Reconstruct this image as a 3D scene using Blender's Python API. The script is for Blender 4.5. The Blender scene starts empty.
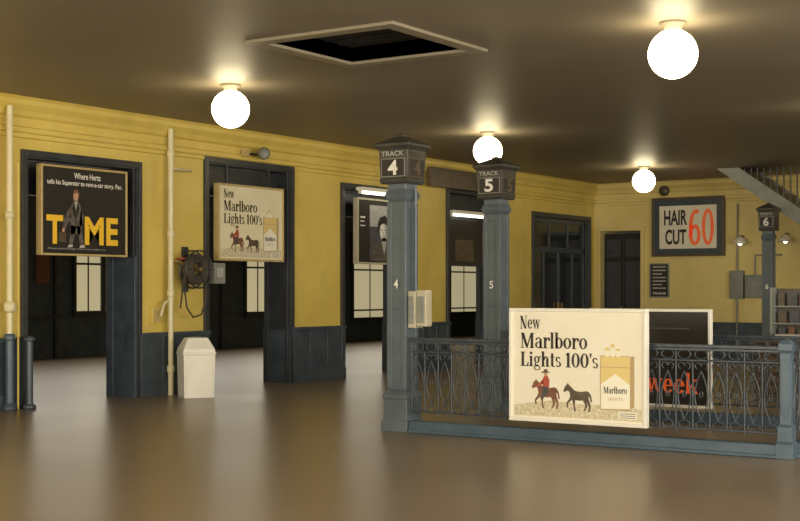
import bpy, bmesh, math, random
from mathutils import Vector, Matrix
random.seed(3)
sc=bpy.context.scene
D=bpy.data
pi=math.pi
try:
    sc.view_settings.view_transform='Standard'
except Exception: pass

# ---------------------------------------------------------------- materials
def mat(name,col,rough=.5,metal=0,col2=None,scale=3,bump=0,bscale=40,emit=0,rvar=0,spec=None,grime=None,bdist=.02):
    m=D.materials.new(name); m.use_nodes=True
    nt=m.node_tree; b=nt.nodes['Principled BSDF']
    b.inputs['Base Color'].default_value=(*col,1)
    b.inputs['Roughness'].default_value=rough
    b.inputs['Metallic'].default_value=metal
    if spec is not None: b.inputs['Specular IOR Level'].default_value=spec
    tc=nt.nodes.new('ShaderNodeTexCoord')
    csock=None
    if col2 or rvar:
        n=nt.nodes.new('ShaderNodeTexNoise'); n.inputs['Scale'].default_value=scale
        n.inputs['Detail'].default_value=6; n.inputs['Roughness'].default_value=.6
        nt.links.new(tc.outputs['Object'],n.inputs['Vector'])
        if col2:
            r=nt.nodes.new('ShaderNodeValToRGB')
            r.color_ramp.elements[0].position=.35; r.color_ramp.elements[1].position=.68
            r.color_ramp.elements[0].color=(*col,1); r.color_ramp.elements[1].color=(*col2,1)
            nt.links.new(n.outputs['Fac'],r.inputs['Fac'])
            csock=r.outputs['Color']
            nt.links.new(csock,b.inputs['Base Color'])
        if rvar:
            mr=nt.nodes.new('ShaderNodeMapRange')
            mr.inputs['From Min'].default_value=.3; mr.inputs['From Max'].default_value=.7
            mr.inputs['To Min'].default_value=rough-rvar; mr.inputs['To Max'].default_value=rough+rvar
            nt.links.new(n.outputs['Fac'],mr.inputs['Value'])
            nt.links.new(mr.outputs['Result'],b.inputs['Roughness'])
    if grime and csock:
        g=nt.nodes.new('ShaderNodeTexNoise'); g.inputs['Scale'].default_value=grime[0]; g.inputs['Detail'].default_value=8
        mp=nt.nodes.new('ShaderNodeMapping'); mp.inputs['Scale'].default_value=(1,1,.35)
        nt.links.new(tc.outputs['Object'],mp.inputs['Vector']); nt.links.new(mp.outputs['Vector'],g.inputs['Vector'])
        gr=nt.nodes.new('ShaderNodeMapRange'); gr.inputs['From Min'].default_value=.5; gr.inputs['From Max'].default_value=.8
        gr.inputs['To Min'].default_value=0; gr.inputs['To Max'].default_value=grime[1]
        nt.links.new(g.outputs['Fac'],gr.inputs['Value'])
        mx_=nt.nodes.new('ShaderNodeMixRGB'); mx_.inputs['Color2'].default_value=(*grime[2],1)
        nt.links.new(gr.outputs['Result'],mx_.inputs['Fac']); nt.links.new(csock,mx_.inputs['Color1'])
        nt.links.new(mx_.outputs['Color'],b.inputs['Base Color'])
    if bump:
        n2=nt.nodes.new('ShaderNodeTexNoise'); n2.inputs['Scale'].default_value=bscale
        n2.inputs['Detail'].default_value=3
        nt.links.new(tc.outputs['Object'],n2.inputs['Vector'])
        bp=nt.nodes.new('ShaderNodeBump'); bp.inputs['Strength'].default_value=bump
        bp.inputs['Distance'].default_value=bdist
        nt.links.new(n2.outputs['Fac'],bp.inputs['Height'])
        nt.links.new(bp.outputs['Normal'],b.inputs['Normal'])
    if emit:
        b.inputs['Emission Color'].default_value=(*col,1)
        b.inputs['Emission Strength'].default_value=emit
    return m

M_yel=mat('yellow_wall_paint',(.64,.48,.105),.40,col2=(.72,.56,.145),scale=1.3,bump=.12,bscale=6,grime=(1.8,.4,(.38,.30,.10)))
M_yel2=mat('pale_yellow_wall_paint',(.70,.56,.20),.45,col2=(.77,.63,.26),scale=1.3,bump=.1,bscale=6,grime=(1.5,.4,(.44,.36,.15)))
M_ceil=mat('ceiling_gloss_paint',(.225,.190,.140),.50,col2=(.265,.228,.172),scale=.5,bump=.08,bscale=1.2,rvar=.04,spec=.38)
M_floor=mat('worn_linoleum_floor',(.215,.162,.108),.31,col2=(.262,.203,.138),scale=.45,bump=.02,bscale=1.6,rvar=.025,grime=(.8,.25,(.16,.12,.08)))
M_blue=mat('blue_grey_paint',(.046,.080,.112),.35,col2=(.070,.110,.15),scale=3,bump=.05,bscale=30)
M_dado=mat('dark_blue_wainscot',(.036,.050,.066),.34,col2=(.062,.083,.105),scale=4,bump=.12,bscale=20)
M_dark=mat('dark_frame_paint',(.024,.027,.031),.33,col2=(.044,.049,.055),scale=4)
M_col=mat('column_paint',(.080,.105,.125),.33,col2=(.115,.145,.165),scale=3,bump=.05,bscale=25)
M_head=mat('gate_head_enamel',(.038,.037,.035),.35,col2=(.075,.070,.060),scale=7)
M_iron=mat('wrought_iron',(.028,.038,.050),.35,col2=(.055,.072,.090),scale=9)
M_cream=mat('cream_pipe_paint',(.64,.57,.34),.4,col2=(.74,.68,.46),scale=3)
M_white=mat('white_bin_enamel',(.78,.76,.68),.4,col2=(.86,.84,.76),scale=3)
M_trim=mat('hatch_trim',(.28,.245,.18),.45)
M_gold=mat('gold_frame',(.45,.33,.13),.4,col2=(.54,.42,.18),scale=8)
M_wood=mat('dark_wood_frame',(.075,.052,.033),.4,col2=(.12,.09,.055),scale=10)
M_paper=mat('poster_paper',(.80,.75,.60),.5,col2=(.84,.80,.68),scale=2)
M_paperB=mat('poster_paper_aged',(.76,.69,.46),.5,col2=(.82,.75,.55),scale=2)
M_wframe=mat('white_metal_frame',(.78,.76,.68),.35)
M_black=mat('poster_black',(.018,.016,.015),.35)
M_ink=mat('ink_black',(.030,.024,.020),.6)
M_tan=mat('ink_tan',(.46,.33,.16),.6)
M_grass=mat('ink_grass',(.50,.43,.26),.6,col2=(.76,.70,.52),scale=30)
M_brown=mat('ink_brown',(.14,.055,.03),.6,col2=(.24,.11,.06),scale=25)
M_red=mat('ink_red',(.36,.06,.03),.5,col2=(.48,.10,.05),scale=30)
M_orange_glow=mat('ink_orange_glow',(.80,.13,.03),.5,emit=.2)  # ink given a slight glow so the lettering shows brighter
M_yink=mat('ink_yellow',(.85,.52,.03),.5)
M_skin=mat('ink_skin',(.40,.21,.12),.6,col2=(.60,.36,.22),scale=30)
M_suit=mat('ink_suit',(.055,.055,.062),.6,col2=(.10,.10,.11),scale=20)
M_tweed=mat('ink_tweed',(.045,.038,.034),.6,col2=(.17,.145,.12),scale=16)
M_ltgrey=mat('ink_lightgrey',(.38,.38,.35),.6,col2=(.52,.52,.48),scale=12)
M_wht=mat('ink_white',(.80,.78,.72),.5)
M_packgold=mat('ink_pack_gold',(.72,.56,.22),.4)
M_packwhite=mat('ink_pack_cream',(.86,.83,.68),.4)
M_globe=mat('opal_globe_glass',(1,.85,.53),.3,emit=13)
M_tube=mat('fluorescent_tube',(1,.97,.82),.3,emit=3)
M_frost=mat('frosted_daylight_glass',(.80,.70,.42),.4,emit=.45)
M_fillpane=mat('glowing_fill_pane',(.9,.86,.78),.4,emit=1.6)  # self-lit pane, added as fill outside the view
M_glassd=mat('dark_door_glass',(.018,.021,.022),.12)
M_grey=mat('grey_metal_box',(.20,.21,.19),.4,col2=(.27,.28,.25),scale=6)
M_beige=mat('beige_metal_box',(.42,.38,.27),.45,col2=(.5,.46,.34),scale=6)
M_hose=mat('fire_hose_canvas',(.07,.055,.04),.7)
M_brass=mat('brass_fitting',(.45,.30,.10),.35,metal=.7)
M_void=mat('dark_void',(.022,.020,.018),.8)
M_redwood=mat('brown_counter_paint',(.05,.032,.026),.35,col2=(.08,.05,.04),scale=6)
M_machine=mat('dim_display_panel',(.05,.046,.044),.25,col2=(.09,.082,.075),scale=4)

# ---------------------------------------------------------------- helpers
def link(o,parent=None):
    sc.collection.objects.link(o)
    if parent: o.parent=parent
    return o
def empty(name,loc=(0,0,0),rot=(0,0,0),parent=None):
    o=D.objects.new(name,None); o.location=loc; o.rotation_euler=rot; o.empty_display_size=.1
    return link(o,parent)
def mesh(name,v,f,m,parent=None,loc=(0,0,0),rot=(0,0,0),smooth=False,bevel=0):
    me=D.meshes.new(name); me.from_pydata([tuple(p) for p in v],[],f); me.update()
    me.materials.append(m)
    if smooth:
        for p in me.polygons: p.use_smooth=True
    o=D.objects.new(name,me); o.location=loc; o.rotation_euler=rot
    link(o,parent)
    if bevel:
        b=o.modifiers.new('bevel','BEVEL'); b.width=bevel; b.segments=2; b.limit_method='ANGLE'
    return o
def boxes(name,bl,m,parent=None,loc=(0,0,0),rot=(0,0,0),bevel=0):
    v=[];f=[]
    for x0,x1,y0,y1,z0,z1 in bl:
        n=len(v)
        v+=[(x0,y0,z0),(x1,y0,z0),(x1,y1,z0),(x0,y1,z0),(x0,y0,z1),(x1,y0,z1),(x1,y1,z1),(x0,y1,z1)]
        f+=[(n,n+3,n+2,n+1),(n+4,n+5,n+6,n+7),(n,n+1,n+5,n+4),(n+1,n+2,n+6,n+5),(n+2,n+3,n+7,n+6),(n+3,n,n+4,n+7)]
    return mesh(name,v,f,m,parent,loc,rot,bevel=bevel)
def loft(name,prof,m,parent=None,loc=(0,0,0),rot=(0,0,0),bevel=0):
    """stack of rectangular sections: (hx,hy,z)"""
    v=[];f=[]
    for i,(hx,hy,z) in enumerate(prof):
        v+=[(-hx,-hy,z),(hx,-hy,z),(hx,hy,z),(-hx,hy,z)]
        if i:
            a=4*(i-1);b=4*i
            for k in range(4): f.append((a+k,a+(k+1)%4,b+(k+1)%4,b+k))
    f.append((3,2,1,0)); n=4*(len(prof)-1); f.append((n,n+1,n+2,n+3))
    return mesh(name,v,f,m,parent,loc,rot,bevel=bevel)
def polys(name,pl,m,parent,z=0,loc=(0,0,0),rot=(0,0,0)):
    v=[];f=[]
    for p in pl:
        n=len(v); v+=[(a,b,z) for a,b in p]
        ar=sum(p[i][0]*p[(i+1)%len(p)][1]-p[(i+1)%len(p)][0]*p[i][1] for i in range(len(p)))
        idx=list(range(n,n+len(p)))
        f.append(tuple(idx if ar>0 else idx[::-1]))
    return mesh(name,v,f,m,parent,loc,rot)
def R(x0,y0,x1,y1): return [(x0,y0),(x1,y0),(x1,y1),(x0,y1)]
def lathe(name,prof,m,parent=None,loc=(0,0,0),rot=(0,0,0),n=32):
    v=[];f=[]
    for r,z in prof:
        for k in range(n):
            a=2*pi*k/n; v.append((r*math.cos(a),r*math.sin(a),z))
    for i in range(len(prof)-1):
        for k in range(n):
            f.append((i*n+k,i*n+(k+1)%n,(i+1)*n+(k+1)%n,(i+1)*n+k))
    f.append(tuple(range(n-1,-1,-1))); f.append(tuple(range((len(prof)-1)*n,len(prof)*n)))
    return mesh(name,v,f,m,parent,loc,rot,smooth=True)
def tube(name,paths,r,m,parent=None,loc=(0,0,0),rot=(0,0,0),res=3):
    c=D.curves.new(name,'CURVE'); c.dimensions='3D'; c.bevel_depth=r; c.bevel_resolution=res; c.use_fill_caps=True
    for p in paths:
        closed = len(p)>3 and (Vector(p[0])-Vector(p[-1])).length<1e-5
        pts=p[:-1] if closed else p
        s=c.splines.new('POLY'); s.points.add(len(pts)-1)
        for i,q in enumerate(pts): s.points[i].co=(*q,1)
        s.use_cyclic_u=closed
    c.materials.append(m)
    o=D.objects.new(name,c); o.location=loc; o.rotation_euler=rot
    return link(o,parent)
def text(name,body,x0,y0,x1,y1,m,parent,z=.004,bold=0,loc=(0,0,0),rot=(0,0,0)):
    cu=D.curves.new(name+'_c','FONT'); cu.body=body; cu.offset=bold; cu.fill_mode='FRONT'
    o=D.objects.new(name+'_t',cu); sc.collection.objects.link(o)
    bpy.context.view_layer.update()
    dg=bpy.context.evaluated_depsgraph_get()
    me=D.meshes.new_from_object(o.evaluated_get(dg))
    D.objects.remove(o)
    xs=[v.co.x for v in me.vertices]; ys=[v.co.y for v in me.vertices]
    a,b,c,d=min(xs),max(xs),min(ys),max(ys)
    for v in me.vertices:
        v.co.x=x0+(v.co.x-a)/(b-a)*(x1-x0); v.co.y=y0+(v.co.y-c)/(d-c)*(y1-y0); v.co.z=z
    me.materials.clear(); me.materials.append(m)
    ob=D.objects.new(name,me); ob.location=loc; ob.rotation_euler=rot
    return link(ob,parent)

# --- a small serif alphabet drawn as outlines ---------------------------------
def ring(cx,cy,rx,ry,a0=0,a1=360,wx=.18,wy=.06,n=18):
    out=[]
    for i in range(n):
        a=math.radians(a0+(a1-a0)*i/n); b=math.radians(a0+(a1-a0)*(i+1)/n)
        ix,iy=rx-wx,ry-wy
        out.append([(cx+rx*math.cos(a),cy+ry*math.sin(a)),(cx+rx*math.cos(b),cy+ry*math.sin(b)),
                    (cx+ix*math.cos(b),cy+iy*math.sin(b)),(cx+ix*math.cos(a),cy+iy*math.sin(a))])
    return out
X=.72; s=.055
G={
'N':([R(.1,0,.17,1),R(.68,0,.75,1),[(.0,1),(.27,1),(.75,0),(.55,0)],R(0,0,.28,s),R(.56,1-s,.86,1)],.92),
'M':([R(.1,0,.17,1),R(.80,0,1.0,1),[(.02,1),(.28,1),(.58,.12),(.45,0)],[(.45,0),(.54,0),(.90,1),(.80,1)],R(0,0,.28,s),R(.72,0,1.08,s),R(.8,1-s,1.08,1)],1.14),
'L':([R(.08,0,.28,1),R(0,0,.62,s),R(0,1-s,.4,1),[(.48,0),(.64,0),(.64,.30),(.59,.30)]],.70),
'e':(ring(.29,X/2,.29,X/2,0,325)+[R(.08,X/2-.01,.56,X/2+.05)],.62),
'w':([[(.0,X),(.20,X),(.36,0),(.25,0)],[(.26,0),(.33,0),(.48,X),(.43,X)],[(.36,X),(.56,X),(.72,0),(.61,0)],[(.62,0),(.69,0),(.86,X),(.80,X)],R(-.03,X-s,.26,X),R(.7,X-s,.92,X)],.94),
'a':(ring(.26,X*.30,.26,X*.30,0,360,.15,.05)+ring(.27,X*.66,.26,X*.34,0,165,.15,.06)+[R(.36,0,.53,X*.7),R(.36,0,.62,s)],.64),
'r':([R(.06,0,.24,X),R(0,0,.34,s),R(0,X-s,.2,X)]+ring(.38,X-.24,.2,.24,50,180,.1,.08)+[R(.38,X-.22,.54,X-.04)],.54),
'l':([R(.06,0,.24,1.05),R(0,0,.32,s),R(0,1.05-s,.2,1.05)],.35),
'b':([R(.06,0,.24,1.05),R(0,1.05-s,.2,1.05)]+ring(.34,X/2,.29,X/2),.66),
'o':(ring(.31,X/2,.31,X/2),.66),
'k':([R(.06,0,.24,1.05),R(0,0,.32,s),R(0,1.05-s,.2,1.05),[(.24,.30),(.50,X),(.58,X),(.30,.26)],[(.30,.42),(.44,.46),(.70,0),(.50,0)],R(.44,X-s,.68,X)],.74),
'i':([R(.06,0,.24,X),R(0,0,.32,s),R(0,X-s,.2,X)]+[[(.15+.10*math.cos(k*pi/5),.92+.10*math.sin(k*pi/5)) for k in range(10)]],.35),
'g':(ring(.26,X*.66,.23,X*.34,0,360,.14,.06)+ring(.28,-.1,.27,.17,0,360,.09,.06)+[[(.06,.2),(.16,.28),(.2,.1),(.1,.06)],R(.12,.05,.4,.13),R(.42,X-.1,.58,X-.01)],.60),
'h':([R(.06,0,.24,1.05),R(0,0,.31,s),R(0,1.05-s,.2,1.05),R(.40,0,.58,X-.2),R(.36,0,.66,s)]+ring(.37,X-.24,.21,.24,0,180,.15,.08),.69),
't':([R(.10,.08,.27,.94),R(0,X-s,.4,X)]+ring(.28,.14,.18,.14,180,320,.15,.06),.43),
's':(ring(.22,X*.73,.20,X*.27,20,270,.13,.06)+ring(.24,X*.27,.21,X*.27,-160,90,.13,.06),.48),
'1':([R(.13,0,.33,1),R(.03,0,.43,s),[(.02,.86),(.14,1),(.2,.95),(.1,.8)]],.48),
'0':(ring(.32,.5,.32,.5,0,360,.19,.06),.68),
"'":([[(.03,1),(.20,1),(.13,.70),(.08,.70)]],.22),
' ':([],.30)}
def serif(name,body,x0,y0,x1,h,m,parent,z=.004):
    tot=sum(G[c][1] for c in body); k=(x1-x0)/tot; cx=0; pl=[]
    for c in body:
        for p in G[c][0]: pl.append([(x0+(cx+a)*k,y0+b*h) for a,b in p])
        cx+=G[c][1]
    return polys(name,pl,m,parent,z)

# ---------------------------------------------------------------- room shell
H=4.2; XL=-14.3; YF=30.0
boxes('floor',[(-24.3,5.2,-6.2,42.2,-.2,0)],M_floor)
hx0,hx1,hy0,hy1=-8.88,-7.36,10.78,12.28
boxes('ceiling',[(-24.3,hx0,-6.2,42.2,H,H+.2),(hx1,5.2,-6.2,42.2,H,H+.2),(hx0,hx1,-6.2,hy0,H,H+.2),(hx0,hx1,hy1,42.2,H,H+.2)],M_ceil)
OP=[(12.2,14.3,3.42),(15.85,17.96,3.63),(19.5,21.6,3.46),(23.12,25.2,3.62),(26.8,29.66,3.30)]
seg=[];y=-6.2
for a,b,t in OP:
    seg.append((XL-.55,XL,y,a,0,H)); seg.append((XL-.55,XL,a,b,t,H)); y=b
seg.append((XL-.55,XL,y,42.2,0,H))
boxes('wall_left',seg,M_yel)
boxes('wall_far',[(XL,-14.12,YF,YF+.3,0,H),(-14.12,-13.06,YF,YF+.3,3.04,H),(-13.06,5.2,YF,YF+.3,0,H)],M_yel2)
boxes('wall_right',[(5,5.2,-6,30,0,H)],M_yel2)
boxes('wall_back',[(XL,5,-6.2,-6,0,H)],M_yel2)
boxes('wall_side_hall_outer',[(-24.3,-24,-6.2,42.2,0,H)],M_dado)
boxes('wall_side_hall_far',[(-24,XL-.55,42,42.2,0,H)],M_dado)
boxes('wall_side_hall_near',[(-24,XL-.55,-6.2,-6,0,H)],M_dado)

pr=[(0,3.66),(.03,3.67),(.03,3.72),(.06,3.74),(.06,3.80),(.03,3.82),(.03,3.93),(.07,3.96),(.09,4.02),(.15,4.10),(.16,4.16),(.2,4.2),(0,4.2)]
def cornice(name,axis,a,b,m):
    v=[];f=[];n=len(pr)
    for q in (a,b):
        for d,z in pr:
            v.append((XL+d,q,z) if axis=='y' else (q,YF-d,z))
    for i in range(n):
        j=(i+1)%n
        f.append((i,j,n+j,n+i) if axis=='y' else (j,i,n+i,n+j))
    f.append(tuple(range(n))); f.append(tuple(range(2*n-1,n-1,-1)))
    return mesh(name,v,f,m)
cornice('trim_1','y',-6,30,M_yel)
cornice('trim_2','x',XL,5,M_yel2)

# wainscot on left wall
wl=[];y=-6
for a,b,t in OP+[(30,30,0)]:
    wl+= [(XL,XL+.06,y,a-.02,.0,.90),(XL,XL+.10,y,a-.02,.90,.96),(XL,XL+.09,y,a-.02,0,.2)]
    n=max(1,round((a-y)/.55)); w=(a-y)/n
    for k in range(n+1):
        yy=min(max(y+k*w,y+.05),a-.07); wl.append((XL+.0,XL+.075,yy-.05,yy+.05,.2,.9))
    y=b+.02
boxes('baseboard_left',wl,M_dado,bevel=.006)
boxes('baseboard_far',[(-13.0,5,YF-.06,YF,0,.80),(-13.0,5,YF-.09,YF,.80,.85)],M_dado)

# casings + jamb linings for the openings
for i,(a,b,t) in enumerate(OP):
    c=[(XL,XL+.05,a-.09,a,.0,t+.09),(XL,XL+.05,b,b+.07,.0,t+.09),(XL,XL+.05,a,b,t,t+.09),
       (XL-.55,XL+.03,a,a+.025,0,t),(XL-.55,XL+.03,b-.025,b,0,t),(XL-.55,XL+.03,a+.025,b-.025,t-.025,t),
       (XL-.06,XL,b-.07,b-.025,0,t-.02),(XL-.52,XL-.44,b-.07,b-.025,0,t-.02),
       (XL-.55,XL+.02,b-.05,b-.02,.92,.98),(XL-.46,XL-.06,b-.045,b-.02,1.06,1.12)]
    boxes('trim_%d'%(i+3),c,M_dark,bevel=.004)
    if i<4:
        boxes('trim_%d'%(i+10),[(XL-.55,XL+.045,b-.055,b-.026,0,.92)],M_dado)
    if i==0:
        boxes('trim_15',[(XL-.56,XL+.055,b-.08,b-.05,0,2.1),(XL-.50,XL-.40,b-.10,b-.07,0,2.1),(XL-.10,XL+.06,b-.10,b-.07,0,2.1)],M_dado,bevel=.005)
for i,(a,b,t) in enumerate(OP[:4]):
    boxes('trim_%d'%(i+20),[(XL-.30,XL-.24,a+.03,b-.03,t-.5,t-.03)],M_dark)

# closed double door in the last opening
d=empty('door_1',(XL-.12,26.8,0))
a,b=.03,2.83
fr=[(0,.05,a,b,2.48,2.60),(0,.05,a,b,3.18,3.27),(0,.05,a,a+.1,0,3.2),(0,.05,b-.1,b,0,3.2),(0,.05,1.38,1.48,0,2.5),
    (0,.05,a,b,0,.9),(0,.045,.93,.98,2.6,3.2),(0,.045,1.88,1.93,2.6,3.2),
    (0,.045,.66,.72,.9,2.5),(0,.045,2.12,2.18,.9,2.5)]
boxes('leaves',fr,M_dado,d,bevel=.004)
boxes('glass',[(.01,.02,a,b,.9,3.2)],M_glassd,d)
boxes('handles',[(.05,.09,1.32,1.35,1.0,1.3),(.05,.09,1.51,1.54,1.0,1.3)],M_brass,d)
# far wall door
d=empty('door_2',(-14.10,YF+.12,0))
boxes('leaf',[(.02,.50,0,.05,0,2.98),(.53,1.02,0,.05,0,2.98)],M_void,d,bevel=.005)
boxes('panels',[(.08,.44,-.02,0,.2,1.0),(.08,.44,-.02,0,1.15,2.3),(.08,.44,-.02,0,2.4,2.85),(.59,.96,-.02,0,.2,1.0),(.59,.96,-.02,0,1.15,2.3),(.59,.96,-.02,0,2.4,2.85)],M_dark,d,bevel=.004)
boxes('handle',[(.46,.49,-.05,0,1.0,1.2)],M_brass,d)
boxes('trim_30',[(-14.2,-14.12,YF-.05,YF,0,3.04),(-13.06,-12.96,YF-.05,YF,0,3.04),(-14.2,-12.96,YF-.05,YF,3.04,3.15)],M_yel2,bevel=.005)

# side hall windows and piers
wn=0
for a,b,sill in [(16.0,16.9,.95),(21.95,22.75,1.1),(28.15,29.15,.95),(33.2,35.0,.75),(38.9,40.7,.85)]:
    wn+=1
    w=empty('window_%d'%wn,(-24,a,0)); L=b-a
    boxes('glass',[(0.0,.03,0,L,sill,3.3)],M_frost,w)
    boxes('frame',[(0,.08,-.08,0,sill-.1,3.4),(0,.08,L,L+.08,sill-.1,3.4),(0,.12,-.1,L+.1,sill-.12,sill),(0,.08,0,L,3.3,3.4),(0.03,.06,0,L,2.2,2.25),(0.03,.05,L*.5-.015,L*.5+.015,sill,3.3)],M_dark,w)
boxes('trim_31',[(-24,-23.9,q,q+.8,1.0,H) for q in (12.5,18.4,24.4,30.6,36.4)]+[(-24,-23.9,q,q+.3,1.0,H) for q in (22.95,29.4,35.25)],M_yel)
boxes('trim_32',[(-24,-23.94,q,q+.06,0,H) for q in (19.6,20.4,21.3,25.5,26.3,27.1,31.8,32.5,37.5,38.2)]+[(-24,-23.92,10,41,.95,1.0)],M_dark)
boxes('wall_notice',[(-24,-23.95,20.75,21.15,1.75,2.45)],M_brown)

# unseen windows added on right wall, panes glow as fill
for k,y0 in enumerate((-3,3.5,10,17)):
    w=empty('window_%d'%(10+k),(5,y0,0))
    boxes('glass',[(-.03,0,0,4,1.0,3.6)],M_fillpane,w)
    boxes('frame',[(-.08,0,-.08,0,.9,3.7),(-.08,0,4,4.08,.9,3.7),(-.12,0,-.1,4.1,.88,1.0),(-.08,0,0,4,3.6,3.7),(-.06,0,1.97,2.03,1,3.6)],M_dark,w)

# ---------------------------------------------------------------- ceiling hatch
h=empty('ceiling_hatch',(0,0,H))
boxes('trim',[(hx0-.17,hx1+.17,hy0-.17,hy0,-.035,0),(hx0-.17,hx1+.17,hy1,hy1+.17,-.035,0),(hx0-.17,hx0,hy0,hy1,-.035,0),(hx1,hx1+.17,hy0,hy1,-.035,0)],M_trim,h,bevel=.008)
boxes('shaft',[(hx0-.04,hx1+.04,hy0-.04,hy0,0,.7),(hx0-.04,hx1+.04,hy1,hy1+.04,0,.7),(hx0-.04,hx0,hy0,hy1,0,.7),(hx1,hx1+.04,hy0,hy1,0,.7),(hx0,hx1,hy0,hy1,.66,.7)],M_trim,h)
boxes('shaft_cover',[(hx0,hx1,hy0,hy1,.16,.18)],M_void,h)
boxes('grille',[(hx0,hx1,hy0+.25*k,hy0+.25*k+.012,.145,.16) for k in range(1,6)],M_dark,h)

# ---------------------------------------------------------------- globe lamps
def globe(x,y,nm='globe_ceiling_lamp'):
    g=empty(nm,(x,y,H))
    pf=[]
    for i in range(17):
        a=-pi/2+pi*i/16*.94
        pf.append((max(.004,.24*math.cos(a)),-.31+.24*math.sin(a)))
    lathe('globe',pf,M_globe,g,n=32)
    lathe('fitter',[(.07,-.10),(.085,-.09),(.085,-.04),(.13,-.02),(.13,0)],M_trim,g,n=24)
for x,y in [(-11.15,12.8),(-4.98,12.2),(-10.98,19.0),(-11.3,26.1),(-5.0,19.0),(-5.0,26.0),(-11.1,6.0),(-5,5.6),(1.4,12.2),(1.4,5.6)]:
    globe(x,y)

# ---------------------------------------------------------------- gate columns
def column(x,y,num,k=1.0):
    c=empty('track_gate_column',(x,y,0))
    P=[(.175,0),(.175,.12),(.155,.14),(.155,.36),(.165,.38),(.165,.41),(.135,.45),(.112,.47),(.112,2.60),(.135,2.63),(.15,2.67),(.135,2.71),(.12,2.74),(.12,2.80),(.17,2.82)]
    loft('shaft',[(h*k,h*k,z) for h,z in P],M_col,c,bevel=.006)
    st=[]
    for sx in (-1,1):
        for sy in (-1,1):
            cx,cy=sx*.098*k,sy*.098*k
            st.append((cx-.03*k,cx+.03*k,cy-.03*k,cy+.03*k,.5,2.58))
    for z0,z1 in ((.47,.55),(1.38,1.48),(2.52,2.60)):
        st.append((-.124*k,.124*k,-.124*k,.124*k,z0,z1))
    boxes('corner_strips',st,M_col,c,bevel=.004)
    loft('sign_head',[(h*k,h*k,z) for h,z in [(.17,2.80),(.185,2.82),(.190,2.85),(.182,2.87),(.195,3.18),(.205,3.19),(.225,3.215),(.235,3.22),(.235,3.25),(.215,3.265),(.07,3.335),(.05,3.34),(.05,3.36),(.01,3.375)]],M_head,c,bevel=.004)
    for j,rz in enumerate((0,90)):
        e=empty('sign_face_%d'%(j+1),(0,0,0),(pi/2,0,math.radians(rz)),c)
        zz=.199*k
        w=.15*k
        boxes('plate',[(-w,w,2.885,3.075,zz-.012,zz)],M_ink,e,bevel=.003)
        boxes('plate_edge',[(-w-.01,w+.01,2.875,3.085,zz-.016,zz-.004)],M_grey if j==0 else M_wood,e)
        mm=M_ltgrey if j==0 else M_wood
        text('label','TRACK',-.15*k,3.11,.15*k,3.165,mm,e,zz+.006,.01)
        text('number',num,-.065*k,2.895,.065*k,3.065,M_wht if j==0 else M_wood,e,zz+.004,.03)
    e=empty('shaft_number',(0,0,0),(pi/2,0,0),c)
    text('number',num,-.03,1.62,.03,1.72,M_wht,e,.135*k,.02)
    return c
c4=column(-8.40,12.60,'4')
c5=column(-8.78,15.42,'5')
c6=column(-8.80,26.6,'6',.85)
cb=empty('call_box',(-8.40+.13,12.60,1.17))
boxes('case',[(0,.10,-.09,.07,0,.42),(.10,.23,-.07,.06,.02,.43)],M_beige,cb,bevel=.01)
boxes('door_panel',[(.015,.085,-.105,-.09,.05,.36),(.12,.21,-.082,-.07,.06,.36)],M_grey,cb,bevel=.004)
tube('conduit',[[(.05,0,.42),(.05,0,1.6)]],.012,M_col,cb)

# ---------------------------------------------------------------- ornamental railing enclosure
def railing_curves(L):
    thick=[];thin=[]
    n=max(2,round(L/.34)); w=L/n
    def circ(cx,cz,rx,rz,k=14):
        p=[(cx+rx*math.cos(2*pi*i/k),0,cz+rz*math.sin(2*pi*i/k)) for i in range(k)]; return p+[p[0]]
    def arc(cx,cz,r,a0,a1,k=8): return [(cx+r*math.cos(math.radians(a0+(a1-a0)*i/k)),0,cz+r*math.sin(math.radians(a0+(a1-a0)*i/k))) for i in range(k+1)]
    for i in range(n):
        x=i*w
        thick.append([(x,0,.2),(x,0,1.04)])
        thick.append([(x+w/2,0,.24),(x+w/2,0,.9)])
        for q in (.25,.75):
            cx=x+w*q
            thin.append(circ(cx,.965,w*.19,.045))
            thin.append([(cx+w*.19*math.sin(pi*t/10),0,.32+.48*t/10) for t in range(11)])
            thin.append([(cx-w*.19*math.sin(pi*t/10),0,.32+.48*t/10) for t in range(11)])
            thin.append(arc(cx-w*.09,.85,w*.09,0,250)); thin.append(arc(cx+w*.09,.85,w*.09,180,-70))
            thin.append(circ(cx,.275,w*.16,.04))
            thin.append(circ(cx,.57,.018,.03,8))
    thick.append([(L,0,.2),(L,0,1.04)])
    return thick,thin
rail_root=empty('ornamental_iron_railing',(0,0,0))
def railing(nm,loc,rz,L):
    r=empty(nm,loc,(0,0,rz),rail_root)
    th,tn=railing_curves(L)
    tube('balusters',th,.010,M_iron,r,res=1)
    tube('scrollwork',tn,.0068,M_iron,r,res=1)
    boxes('rails',[(0,L,-.035,.035,1.03,1.065),(0,L,-.014,.014,.895,.915),(0,L,-.014,.014,.225,.245),(0,L,-.02,.02,1.0,1.03)],M_iron,r,bevel=.006)
    boxes('curb',[(0,L,-.075,.075,0,.135),(0,L,-.095,.095,0,.04)],M_blue,r,bevel=.012)
YR=12.52; XP=-3.97
railing('front_run',(-8.22,YR,0),0,XP-.06+8.22)
railing('back_run',(-8.59,15.3,0),0,XP-.06+8.59)
railing('side_run',(XP,YR+.07,0),pi/2,15.24-YR-.07)
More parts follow.
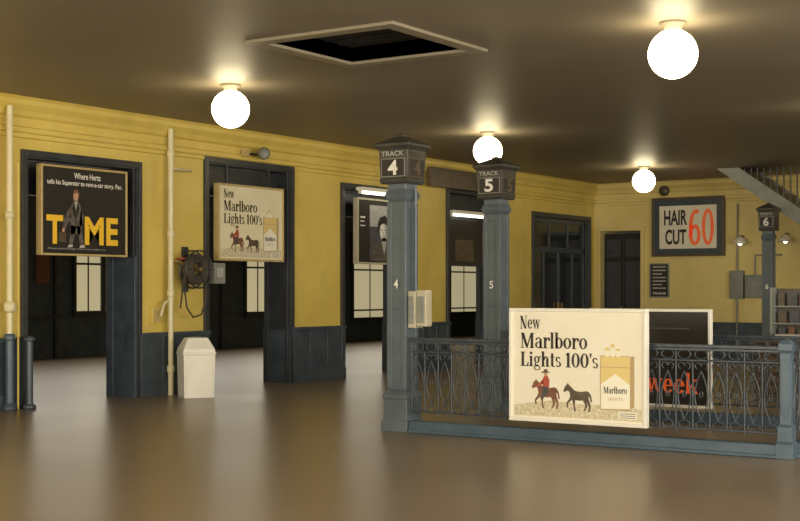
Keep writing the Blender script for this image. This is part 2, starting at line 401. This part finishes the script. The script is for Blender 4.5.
def post(nm,x,y):
    p=empty(nm,(x,y,0),(0,0,0),rail_root)
    loft('post',[(h,h,z) for h,z in [(.085,0),(.085,.14),(.07,.17),(.07,.3),(.052,.33),(.052,1.0),(.065,1.03),(.065,1.09),(.045,1.12),(.01,1.14)]],M_blue,p,bevel=.006)
    boxes('face_panel',[(-.035,.035,-.058,.058,.4,.94),(-.058,.058,-.035,.035,.4,.94)],M_blue,p,bevel=.004)
post('end_post_1',XP,YR); post('end_post_2',XP,15.3)

# ---------------------------------------------------------------- signs
def sign(name,loc,rz,W,Hh,bg,frame,fw=.05,dp=.06):
    s_=empty(name,loc,(pi/2,0,rz))
    boxes('backing_panel',[(fw*.5,W-fw*.5,fw*.5,Hh-fw*.5,-dp,0)],bg,s_)
    boxes('frame',[(0,W,0,fw,-dp-.01,.018),(0,W,Hh-fw,Hh,-dp-.01,.018),(0,fw,fw,Hh-fw,-dp-.01,.018),(W-fw,W,fw,Hh-fw,-dp-.01,.018)],frame,s_,bevel=.006)
    return s_
def horse(x,y,w,h):
    P=[(0,.70),(.02,.76),(.07,.88),(.13,.93),(.15,1.0),(.19,.93),(.27,.86),(.38,.74),(.5,.70),(.66,.70),(.80,.73),(.88,.70),(.96,.58),(1.0,.36),(.95,.34),(.92,.5),(.88,.56),
       (.88,.44),(.93,.30),(.95,.20),(.93,.02),(.86,.0),(.87,.05),(.89,.20),(.82,.30),(.78,.36),(.84,.22),(.80,.12),(.74,.02),(.69,.02),(.75,.14),(.76,.24),(.68,.40),(.55,.38),(.42,.40),
       (.40,.22),(.44,.02),(.38,0),(.35,.22),(.31,.40),(.24,.34),(.16,.26),(.18,.12),(.13,.12),(.10,.28),(.20,.42),(.24,.52),(.22,.66),(.17,.72),(.10,.70),(.04,.66)]
    return [(x+a*w,y+b*h) for a,b in P]
def cig_poster(s_,W,Hh):
    k=W/1.57; q=Hh/1.18
    serif('headline_1','New',.13*k,.965*q,.37*k,.135*q,M_ink,s_)
    serif('headline_2','Marlboro',.135*k,.765*q,.92*k,.158*q,M_ink,s_)
    serif('headline_3',"Lights 100's",.135*k,.575*q,1.04*k,.150*q,M_ink,s_)
    base=[(.06*k,.06*q),(1.51*k,.06*q),(1.51*k,.18*q),(1.2*k,.22*q),(.9*k,.20*q),(.5*k,.23*q),(.06*k,.17*q)]
    polys('meadow',[base],M_grass,s_,.0025)
    polys('tan_horse',[horse(.27*k,.14*q,.33*k,.31*q)],M_brown,s_,.005)
    polys('dark_horse',[horse(.64*k,.13*q,.33*k,.29*q)],M_wood,s_,.005)
    rx,ry=.43*k,.34*q
    polys('rider_body',[[(rx-.03*k,ry+.02*q),(rx-.035*k,ry+.10*q),(rx-.01*k,ry+.14*q),(rx+.03*k,ry+.14*q),(rx+.05*k,ry+.09*q),(rx+.04*k,ry)],[(rx-.03*k,ry+.1*q),(rx-.1*k,ry+.04*q),(rx-.1*k,ry+.02*q),(rx-.02*k,ry+.06*q)]],M_red,s_,.0065)
    polys('rider_legs',[[(rx-.03*k,ry+.03*q),(rx+.04*k,ry+.03*q),(rx+.02*k,ry-.05*q),(rx-.03*k,ry-.10*q),(rx-.06*k,ry-.10*q),(rx-.03*k,ry-.04*q)]],M_suit,s_,.008)
    polys('rider_head',[[(rx-.01*k,ry+.14*q),(rx-.015*k,ry+.18*q),(rx+.025*k,ry+.18*q),(rx+.02*k,ry+.14*q)]],M_skin,s_,.0065)
    polys('rider_hat',[[(rx-.05*k,ry+.18*q),(rx-.02*k,ry+.185*q),(rx-.01*k,ry+.21*q),(rx+.025*k,ry+.21*q),(rx+.03*k,ry+.185*q),(rx+.055*k,ry+.185*q),(rx+.05*k,ry+.175*q),(rx-.04*k,ry+.17*q)]],M_wood,s_,.0075)
    # cigarette pack
    x0,x1,y0,y1=1.07*k,1.39*k,.17*q,.76*q
    polys('pack_body',[[(x0,y0),(x1,y0+.01*q),(x1,y1-.06*q),(x0,y1-.06*q)]],M_packwhite,s_,.0075)
    polys('pack_outline',[R(x0-.008*k,y0-.008*q,x1,y1-.052*q)],M_tan,s_,.006)
    polys('pack_side',[[(x1,y0+.01*q),(x1+.045*k,y0+.03*q),(x1+.045*k,y1-.05*q),(x1,y1-.06*q)]],M_tan,s_,.0075)
    m=(x0+x1)/2
    polys('pack_chevron',[[(x0,y0+.25*q),(m,y0+.36*q),(x1,y0+.25*q),(x1,y1-.06*q),(x0,y1-.06*q)]],M_packgold,s_,.009)
    polys('pack_lid_line',[R(x0,y1-.17*q,x1,y1-.163*q)],M_tan,s_,.010)
    polys('pack_cigarettes',[R(x0+.05*k,y1-.06*q,x0+.09*k,y1+.03*q),R(x0+.11*k,y1-.06*q,x0+.15*k,y1+.07*q),R(x0+.17*k,y1-.06*q,x0+.21*k,y1+.02*q)],M_packwhite,s_,.0075)
    polys('pack_tips',[R(x0+.05*k,y1+.0*q,x0+.09*k,y1+.03*q),R(x0+.11*k,y1+.03*q,x0+.15*k,y1+.07*q),R(x0+.17*k,y1-.0*q,x0+.21*k,y1+.02*q)],M_packgold,s_,.009)
    serif('pack_name','Marlboro',x0+.03*k,y0+.16*q,x1-.03*k,.065*q,M_ink,s_,.010)
    text('pack_lights','LIGHTS',x0+.08*k,y0+.09*q,x1-.08*k,y0+.12*q,M_tan,s_,.010)
    polys('warning_box',[R(1.26*k,.075*q,1.47*k,.15*q)],M_paper,s_,.0035)
    polys('warning_lines',[R(1.28*k,(.088+.02*i)*q,1.45*k,(.094+.02*i)*q) for i in range(3)],M_suit,s_,.005)

bs=sign('cigarette_poster_board',(-6.865,12.34,.225),0,1.555,1.185,M_paper,M_wframe,.035,.05)
cig_poster(bs,1.555,1.185)
boxes('brackets',[(.3,.34,.6,.82,-.14,-.05),(1.2,1.24,.6,.82,-.14,-.05)],M_iron,bs)
hb=sign('cigarette_poster_sign',(XL+.12,15.97,2.07),pi/2,1.66,1.24,M_paperB,M_gold,.035,.08)
cig_poster(hb,1.66,1.24)
boxes('hangers',[(.3,.34,1.2,1.60,-.12,-.08),(1.35,1.39,1.2,1.60,-.12,-.08)],M_dark,hb)

ns=sign('magazine_poster_board',(-7.2,14.95,.205),0,1.57,1.17,M_black,M_wframe,.035,.05)
serif('title','week',.76,.17,1.42,.235,M_orange_glow,ns,.004)
polys('cover_line',[R(.2,.93,1.3,.945)],M_suit,ns,.003)
boxes('brackets',[(.3,.34,.6,.8,-.30,-.05),(1.2,1.24,.6,.8,-.30,-.05)],M_iron,ns)

# car-hire sign over opening A
ts=sign('car_hire_poster_sign',(XL+.12,12.36,2.08),pi/2,1.62,1.25,M_black,M_gold,.03,.08)
text('line_1','Where Hertz',.60,1.08,1.10,1.165,M_wht,ts,.003,.015)
text('line_2','tells his Superstar to rent-a-car story. Pan.',.11,.965,1.52,1.05,M_wht,ts,.003,.015)
text('letter_t','T',.10,.16,.40,.56,M_yink,ts,.003,.035)
text('letter_m','M',.80,.16,1.16,.56,M_yink,ts,.003,.035)
text('letter_e','E',1.21,.16,1.44,.56,M_yink,ts,.003,.035)
text('small_print','Always good mileage from the number one',.12,.08,1.2,.11,M_ltgrey,ts,.003)
mx=.62
polys('man_suit',[[(mx-.10,.66),(mx-.03,.76),(mx+.05,.77),(mx+.12,.68),(mx+.13,.44),(mx+.10,.40),(mx+.10,.3),(mx-.08,.3),(mx-.10,.4)],
  [(mx-.08,.42),(mx+.02,.42),(mx-.05,.15),(mx-.11,.15)],[(mx+.02,.42),(mx+.11,.42),(mx+.16,.16),(mx+.09,.14)],
  [(mx-.10,.68),(mx-.2,.52),(mx-.24,.38),(mx-.19,.36),(mx-.08,.54)],[(mx+.11,.68),(mx+.17,.56),(mx+.12,.40),(mx+.07,.44)]],M_tweed,ts,.005)
polys('man_lapels',[[(mx-.03,.75),(mx-.06,.66),(mx+.0,.50),(mx+.01,.60)],[(mx+.045,.76),(mx+.075,.67),(mx+.02,.50),(mx+.015,.60)],R(mx+.008,.32,mx+.016,.50)],M_black,ts,.0065)
polys('man_shirt',[[(mx-.01,.76),(mx+.035,.76),(mx+.015,.64)]],M_ltgrey,ts,.007)
polys('man_face',[[(mx-.03,.78),(mx-.04,.85),(mx-.01,.90),(mx+.04,.90),(mx+.06,.84),(mx+.04,.77)],R(mx-.24,.33,mx-.195,.38)],M_skin,ts,.006)
polys('man_hair',[[(mx-.045,.86),(mx-.035,.915),(mx+.03,.935),(mx+.075,.89),(mx+.065,.82),(mx+.04,.885)]],M_brown,ts,.007)
polys('man_shoes',[[(mx-.15,.115),(mx-.05,.12),(mx-.05,.155),(mx-.11,.155)],[(mx+.08,.11),(mx+.19,.12),(mx+.16,.16),(mx+.09,.15)]],M_ltgrey,ts,.006)
polys('briefcase',[R(mx-.30,.19,mx-.17,.32)],M_wood,ts,.006)

# portrait poster in opening C
ps=sign('portrait_poster_sign',(XL+.10,19.80,2.08),pi/2,1.66,1.22,M_black,M_beige,.035,.08)
polys('print_background',[R(.40,.06,1.55,1.1)],M_suit,ps,.002)
polys('print_sky',[R(.40,.7,1.55,1.1)],M_ltgrey,ps,.003)
cx=.85
polys('jacket',[[(cx-.4,.06),(cx-.36,.28),(cx-.22,.38),(cx-.08,.42),(cx+.12,.42),(cx+.28,.37),(cx+.40,.28),(cx+.45,.06)]],M_tweed,ps,.005)
polys('shirt',[[(cx-.07,.42),(cx+.1,.42),(cx+.02,.18)]],M_ltgrey,ps,.006)
polys('face',[[(cx+.135*math.cos(a*pi/8),.62+.19*math.sin(a*pi/8)) for a in range(16)],R(cx-.06,.38,cx+.07,.5)],M_ltgrey,ps,.007)
polys('face_light',[[(cx-.04+.085*math.cos(a*pi/8),.63+.14*math.sin(a*pi/8)) for a in range(16)]],M_wht,ps,.008)
polys('hair',[[(cx-.17,.58),(cx-.2,.75),(cx-.12,.88),(cx+.04,.92),(cx+.17,.84),(cx+.19,.56),(cx+.13,.72),(cx+.0,.78),(cx-.12,.73)]],M_ink,ps,.009)
polys('eyes',[R(cx-.09,.64,cx-.04,.655),R(cx+.02,.64,cx+.07,.655),R(cx-.04,.52,cx+.03,.53),R(cx-.02,.56,cx-.005,.62)],M_ink,ps,.009)
polys('caption',[R(.1,.85,.25,.88),R(.1,.78,.22,.8),R(.1,.7,.25,.72)],M_wht,ps,.004)

# dark hanging sign in opening D
ds=sign('dark_hanging_sign',(XL-.15,23.3,2.1),pi/2,1.5,1.0,M_black,M_dark,.05,.06)
polys('print',[R(.35,.1,1.1,.55)],M_wood,ds,.003)

# fluorescent fittings
def fluo(y0,L,z,x):
    f=empty('fluorescent_light_fitting',(x,y0,z))
    boxes('housing',[(-.08,.08,0,L,.05,.11),(-.03,.03,.0,.04,-.01,.05),(-.03,.03,L-.04,L,-.01,.05)],M_wframe,f,bevel=.006)
    tube('tube',[[(0,.04,.015),(0,L-.04,.015)]],.025,M_tube,f)
    boxes('bracket',[(-.25,-.08,.2,.24,.06,.10),(-.25,-.08,L-.24,L-.2,.06,.10)],M_dark,f)
fluo(19.62,1.5,3.36,XL+.28)
fluo(23.2,1.35,3.13,XL+.02)

# barber sign on far wall
hs=sign('haircut_price_sign',(-12.74,YF-.10,2.40),0,1.80,1.40,M_dado,M_wood,.06,.08)
boxes('board',[(.20,1.62,.18,1.20,0,.02)],M_paper,hs,bevel=.004)
text('hair','HAIR',.32,.74,.90,1.10,M_ink,hs,.024,.03)
text('cut','CUT',.35,.28,.88,.64,M_ink,hs,.024,.03)
def arcband(cx,cy,rx,ry,a0,a1,w,n=20): return ring(cx,cy,rx,ry,a0,a1,w,w,n)
six=arcband(1.09,.50,.145,.25,0,360,.085)+arcband(1.125,.70,.18,.40,65,190,.09)+[[(.945,.45),(1.035,.45),(1.035,.72),(.95,.72)]]
zero=arcband(1.41,.68,.15,.43,0,360,.085)
polys('price',six+zero,M_orange_glow,hs,.024)
# notice below it
nb=sign('wall_notice_board',(-12.83,YF-.03,1.42),0,.50,.82,M_ink,M_grey,.03,.03)
polys('notice_lines',[R(.08,.72-.085*i,.42-(.1 if i%3==2 else 0),.75-.085*i) for i in range(7)],M_ltgrey,nb,.003)
text('notice_head','TRAINS',.08,.07,.42,.13,M_wht,nb,.003,.01)
# alarm bell above sign
ab=empty('alarm_bell',(-12.42,YF-.10,3.97))
lathe('gong',[(.13,0),(.13,.03),(.10,.07),(.04,.09),(.01,.09)],M_wood,ab,rot=(pi/2,0,0))
boxes('base',[(-.08,.08,0,.07,-.08,.08)],M_dark,ab,bevel=.005)
# electrical boxes
eb=empty('electrical_switch_box',(-10.80,YF,0))
boxes('case',[(0,.32,-.16,0,1.40,2.05),(.36,.80,-.14,0,1.42,1.95)],M_grey,eb,bevel=.01)
boxes('cover',[(.03,.29,-.175,-.16,1.45,2.0),(.39,.77,-.155,-.14,1.46,1.91)],M_grey,eb,bevel=.005)
tube('conduits',[[(.16,-.06,2.05),(.16,-.06,3.6)],[(.16,-.10,1.4),(.16,-.10,.1)],[(.58,-.06,1.95),(.58,-.06,2.4),(1.2,-.06,2.4)]],.02,M_grey,eb)
for x,z in ((-10.5,2.72),(-9.45,2.75)):
    wlm=empty('wall_bracket_lamp',(x,YF,z))
    lathe('shade',[(.16,0),(.15,.05),(.10,.13),(.03,.16)],M_wframe,wlm,loc=(0,-.28,-.06))
    tube('arm',[[(0,0,.05),(0,-.1,.14),(0,-.28,.12)]],.012,M_dark,wlm)
    lathe('bulb',[(.02,0),(.05,.03),(.05,.07),(.02,.1)],M_tube,wlm,loc=(0,-.28,-.10))

# wooden board high on left wall
wb=empty('wooden_name_board',(XL+.16,22.15,3.66))
boxes('board',[(-.04,.04,0,2.45,0,.38)],M_wood,wb,bevel=.008)
boxes('moulding',[(.04,.06,0,2.45,0,.03),(.04,.06,0,2.45,.35,.38),(.04,.06,0,.03,.03,.35),(.04,.06,2.42,2.45,.03,.35)],M_wood,wb)
boxes('standoffs',[(-.12,-.04,.3,.36,.02,.1),(-.12,-.04,2.0,2.06,.02,.1)],M_dark,wb)

# ---------------------------------------------------------------- pipes
p=empty('wall_standpipe',(XL+.14,14.88,0))
tube('riser',[[(0,0,0),(0,0,4.05)]],.042,M_cream,p,res=4)
for i,z in enumerate((.35,1.5,2.4,3.62)):
    lathe('coupling_%d'%(i+1),[(.055,0),(.058,.02),(.058,.08),(.055,.1)],M_cream,p,loc=(0,0,z),n=20)
tube('branch',[[(0,0,3.45),(0,.45,3.45),(-.06,.5,3.45)],[(0,0,1.45),(0,-.14,1.40),(0,-.22,1.2)]],.022,M_cream,p)
p=empty('wall_riser_pipe',(XL+.16,11.80,0))
tube('upper_pipe',[[(0,0,.95),(0,0,4.05)]],.042,M_cream,p,res=4)
tube('lower_pipe',[[(0,0,0),(0,0,.97)]],.06,M_blue,p,res=4)
tube('small_pipe',[[(0,.14,0),(0,.14,3.3)]],.015,M_yel,p)
lathe('collar',[(.07,0),(.075,.02),(.075,.07),(.06,.09)],M_blue,p,loc=(0,0,.93),n=20)
lathe('foot',[(.10,0),(.10,.04),(.07,.08),(.065,.1)],M_dado,p,n=20)
lathe('valve_body',[(.05,0),(.08,.03),(.08,.12),(.05,.15)],M_cream,p,loc=(0,0,1.30),n=20)
lathe('coupling',[(.06,0),(.06,.1)],M_cream,p,loc=(0,0,2.55),n=20)
p=empty('low_service_pipe',(XL+.22,12.22-.14,0))
tube('pipe',[[(0,0,0),(0,0,.93)]],.05,M_dado,p,res=4)
lathe('flange',[(.09,0),(.09,.05),(.06,.07)],M_dado,p,n=20)
lathe('cap',[(.07,0),(.07,.04),(.03,.07)],M_dado,p,loc=(0,0,.91),n=20)
tube('wall_conduit',[[(XL+.03,-6,3.58),(XL+.03,11.7,3.58)]],.015,M_yel)

# fire hose reel
hr=empty('fire_hose_reel',(XL+.20,15.32,1.92))
for nm,xo in (('rim_front',.12),('rim_back',-.02)):
    pts=[(xo,.29*math.cos(2*pi*i/28),.29*math.sin(2*pi*i/28)) for i in range(28)]
    tube(nm,[pts+[pts[0]]],.014,M_dark,hr)
tube('spokes',[[(xo,0,0),(xo,.29*math.cos(k*pi/3),.29*math.sin(k*pi/3))] for k in range(6) for xo in (.12,-.02)],.010,M_dark,hr)
hc=[]
for j in range(4):
    for rr in (.12,.155,.19,.225):
        pts=[(.03*j,rr*math.cos(2*pi*i/24),rr*math.sin(2*pi*i/24)) for i in range(24)]; hc.append(pts+[pts[0]])
tube('hose_coil',hc,.017,M_hose,hr)
tube('axle',[[(-.18,0,0),(.16,0,0)]],.03,M_brass,hr)
tube('hanging_hose',[[(.06,-.24,-.05),(.07,-.27,-.35),(.07,-.22,-.6),(.07,-.08,-.74),(.07,.10,-.70),(.07,.2,-.5),(.06,.22,-.25),(.05,.18,-.1)],
      [(.06,-.20,0),(.09,-.33,-.2),(.09,-.36,-.45),(.08,-.38,-.6)]],.014,M_hose,hr)
tube('valve_pipe',[[(-.06,-.40,.12),(-.02,-.3,.12),(0,-.1,.02)]],.024,M_brass,hr)
lathe('valve_wheel',[(.06,0),(.07,.01),(.07,.02),(.02,.03)],M_red,hr,loc=(.02,-.3,.15),n=20)
boxes('bracket',[(-.2,-.16,-.06,.06,-.35,.35),(-.16,.0,-.02,.02,-.04,.04)],M_dark,hr)
jb=empty('junction_box',(XL+.0,14.56,1.10))
boxes('box',[(0,.07,0,.18,0,.24)],M_yel,jb,bevel=.008)
boxes('cover',[(.07,.08,.02,.16,.02,.22)],M_gold,jb)
gb=empty('grey_alarm_box',(XL+.07,15.84,1.70))
boxes('box',[(-.02,.10,0,.26,0,.33)],M_grey,gb,bevel=.01)
boxes('label',[(.10,.105,.05,.2,.1,.25)],M_ltgrey,gb)
# floodlight
fl=empty('wall_floodlight',(XL+.18,16.95,3.84))
lathe('housing',[(.05,-.12),(.07,-.10),(.075,.05),(.10,.12),(.10,.14)],M_dark,fl,rot=(pi/2,0,math.radians(35)),loc=(.05,.05,0))
lathe('lens',[(.09,.0),(.09,.006)],M_grey,fl,rot=(pi/2,0,math.radians(35)),loc=(.05+.14*math.sin(math.radians(35)),.05-.14*math.cos(math.radians(35)),0))
tube('bracket',[[(-.12,0,0),(-.02,0,.0),(.05,.05,0)],[(-.10,-.3,.0),(-.10,.0,.0)]],.02,M_dark,fl)
boxes('junction',[(-.12,-.04,-.35,-.22,-.06,.06)],M_gold,fl,bevel=.006)

# ---------------------------------------------------------------- litter bin
b=empty('litter_bin',(-13.57,14.80,0),(0,0,math.radians(-35)))
loft('body',[(.22,.22,0),(.225,.225,.02),(.238,.238,.64),(.248,.248,.65),(.248,.248,.68)],M_white,b,bevel=.012)
loft('hood',[(.238,.238,.68),(.236,.236,.72),(.14,.16,.875),(.13,.15,.89),(.02,.02,.90)],M_white,b,bevel=.01)
mesh('swing_flap',[(.233,-.15,.735),(.233,.15,.735),(.160,.10,.862),(.160,-.10,.862)],[(0,1,2,3)],M_wframe,b)
boxes('vertical_seams',[(.232,.243,-.205,-.195,.05,.62),(.232,.243,.195,.205,.05,.62)],M_wframe,b)

# ---------------------------------------------------------------- staircase
s_=empty('staircase',(0,0,0))
sl=.70; x0=-10.2; HT=4.195
def zl(x): return HT-(x-x0)*sl
xb=x0+HT/sl
v=[];f=[]
def prism(pl,y0,y1):
    n=len(v)
    for yy in (y0,y1):
        for a,c in pl: v.append((a,yy,c))
    k=len(pl)
    f.append(tuple(n+i for i in range(k))); f.append(tuple(n+k+i for i in range(k-1,-1,-1)))
    for i in range(k): f.append((n+(i+1)%k,n+i,n+k+i,n+k+(i+1)%k))
strg=[(x0,HT),(x0+.34/sl,HT),(xb+.34/sl,0),(xb,0)]
prism(strg,27.4,27.46); prism(strg,28.8,28.86)
mesh('stringers',v,f,M_grey,s_)
v=[];f=[]
prism([(x0+.06,HT-.01),(x0+.12,HT-.01),(xb+.03,.0),(xb,.0)],27.46,28.8)
mesh('soffit',v,f,M_head,s_)
tr=[]
n=23
for i in range(1,n):
    z=HT*i/n; x=xb+.34/sl-z/sl
    tr.append((x-.26,x+.03,27.46,28.8,z-.04,z)); tr.append((x-.27,x-.25,27.46,28.8,z-.02,min(4.17,z+.16)))
boxes('treads',tr,M_wood,s_)
top=lambda x: zl(x)+.34
bars=[]
x=x0+.34/sl+.12
while x<xb+.3:
    bars.append([(x,27.43,top(x)),(x,27.43,min(4.17,top(x)+.9))]); x+=.14
tube('balusters',bars,.018,M_dark,s_,res=1)
tube('handrail',[[(x0+1.30/sl,27.43,4.15),(xb+.40/sl,27.43,.95)]],.03,M_iron,s_)

# ---------------------------------------------------------------- display counter at right
n_=empty('newsstand_counter',(-6.70,19.6,0))
boxes('body',[(0,2.2,0,.6,0,.80)],M_redwood,n_,bevel=.01)
boxes('slats',[(.05,2.15,-.03,0,.08+.14*i,.17+.14*i) for i in range(5)],M_wood,n_,bevel=.005)
boxes('top',[(-.05,2.25,-.06,.66,.80,.85)],M_wood,n_,bevel=.01)
boxes('display_back',[(.15,2.2,.58,.62,.85,1.62)],M_machine,n_,bevel=.01)
boxes('display_shelves',[(.15,2.2,.40,.58,1.08,1.10),(.15,2.2,.45,.58,1.34,1.36),(.12,.15,.35,.62,.85,1.64)],M_grey,n_)
mg=[];random.seed(5)
for z0 in (1.10,1.36,.86):
    xx=.2
    while xx<2.0:
        w=random.uniform(.08,.15); mg.append((xx,xx+w,.50,.52,z0,z0+random.uniform(.12,.2))); xx+=w+random.uniform(.02,.06)
boxes('magazines',mg[::3],M_wood,n_); boxes('magazines_dark',mg[1::3],M_suit,n_); boxes('magazines_red',mg[2::3],M_brown,n_)
boxes('newspaper_stacks',[(.3,.65,.02,.32,.85,.94),(.8,1.15,.04,.34,.85,.90)],M_ltgrey,n_,bevel=.004)

# ---------------------------------------------------------------- lights (added room fill, side hall window daylight)
def area(name,loc,rot,sx,sy,e,col):
    l=D.lights.new(name,'AREA'); l.shape='RECTANGLE'; l.size=sx; l.size_y=sy; l.energy=e; l.color=col
    o=D.objects.new(name,l); o.location=loc; o.rotation_euler=rot; link(o)
area('back_fill_light',(-4,-5.8,2.5),(pi/2,0,0),15,2.2,1750,(1,.91,.74))  # fill lamp added behind the camera, no window built here
area('right_fill_light',(4.8,8,2.4),(pi/2,0,pi/2),18,2.4,1450,(1,.93,.79))  # fill lamp added in front of the unseen right wall
area('side_hall_daylight',(-23.8,24,2.4),(pi/2,0,-pi/2),26,2.2,330,(1,.92,.76))
w=D.worlds.new('world'); sc.world=w; w.use_nodes=True
w.node_tree.nodes['Background'].inputs[0].default_value=(.5,.55,.6,1); w.node_tree.nodes['Background'].inputs[1].default_value=.3

# ---------------------------------------------------------------- camera
cam=D.cameras.new('camera'); co=D.objects.new('camera',cam); link(co)
cam.sensor_width=36; cam.lens=59.85; cam.shift_y=.0369; cam.clip_end=200
co.location=(0,0,1.6); co.rotation_euler=(pi/2,0,math.radians(33.8))
sc.camera=co
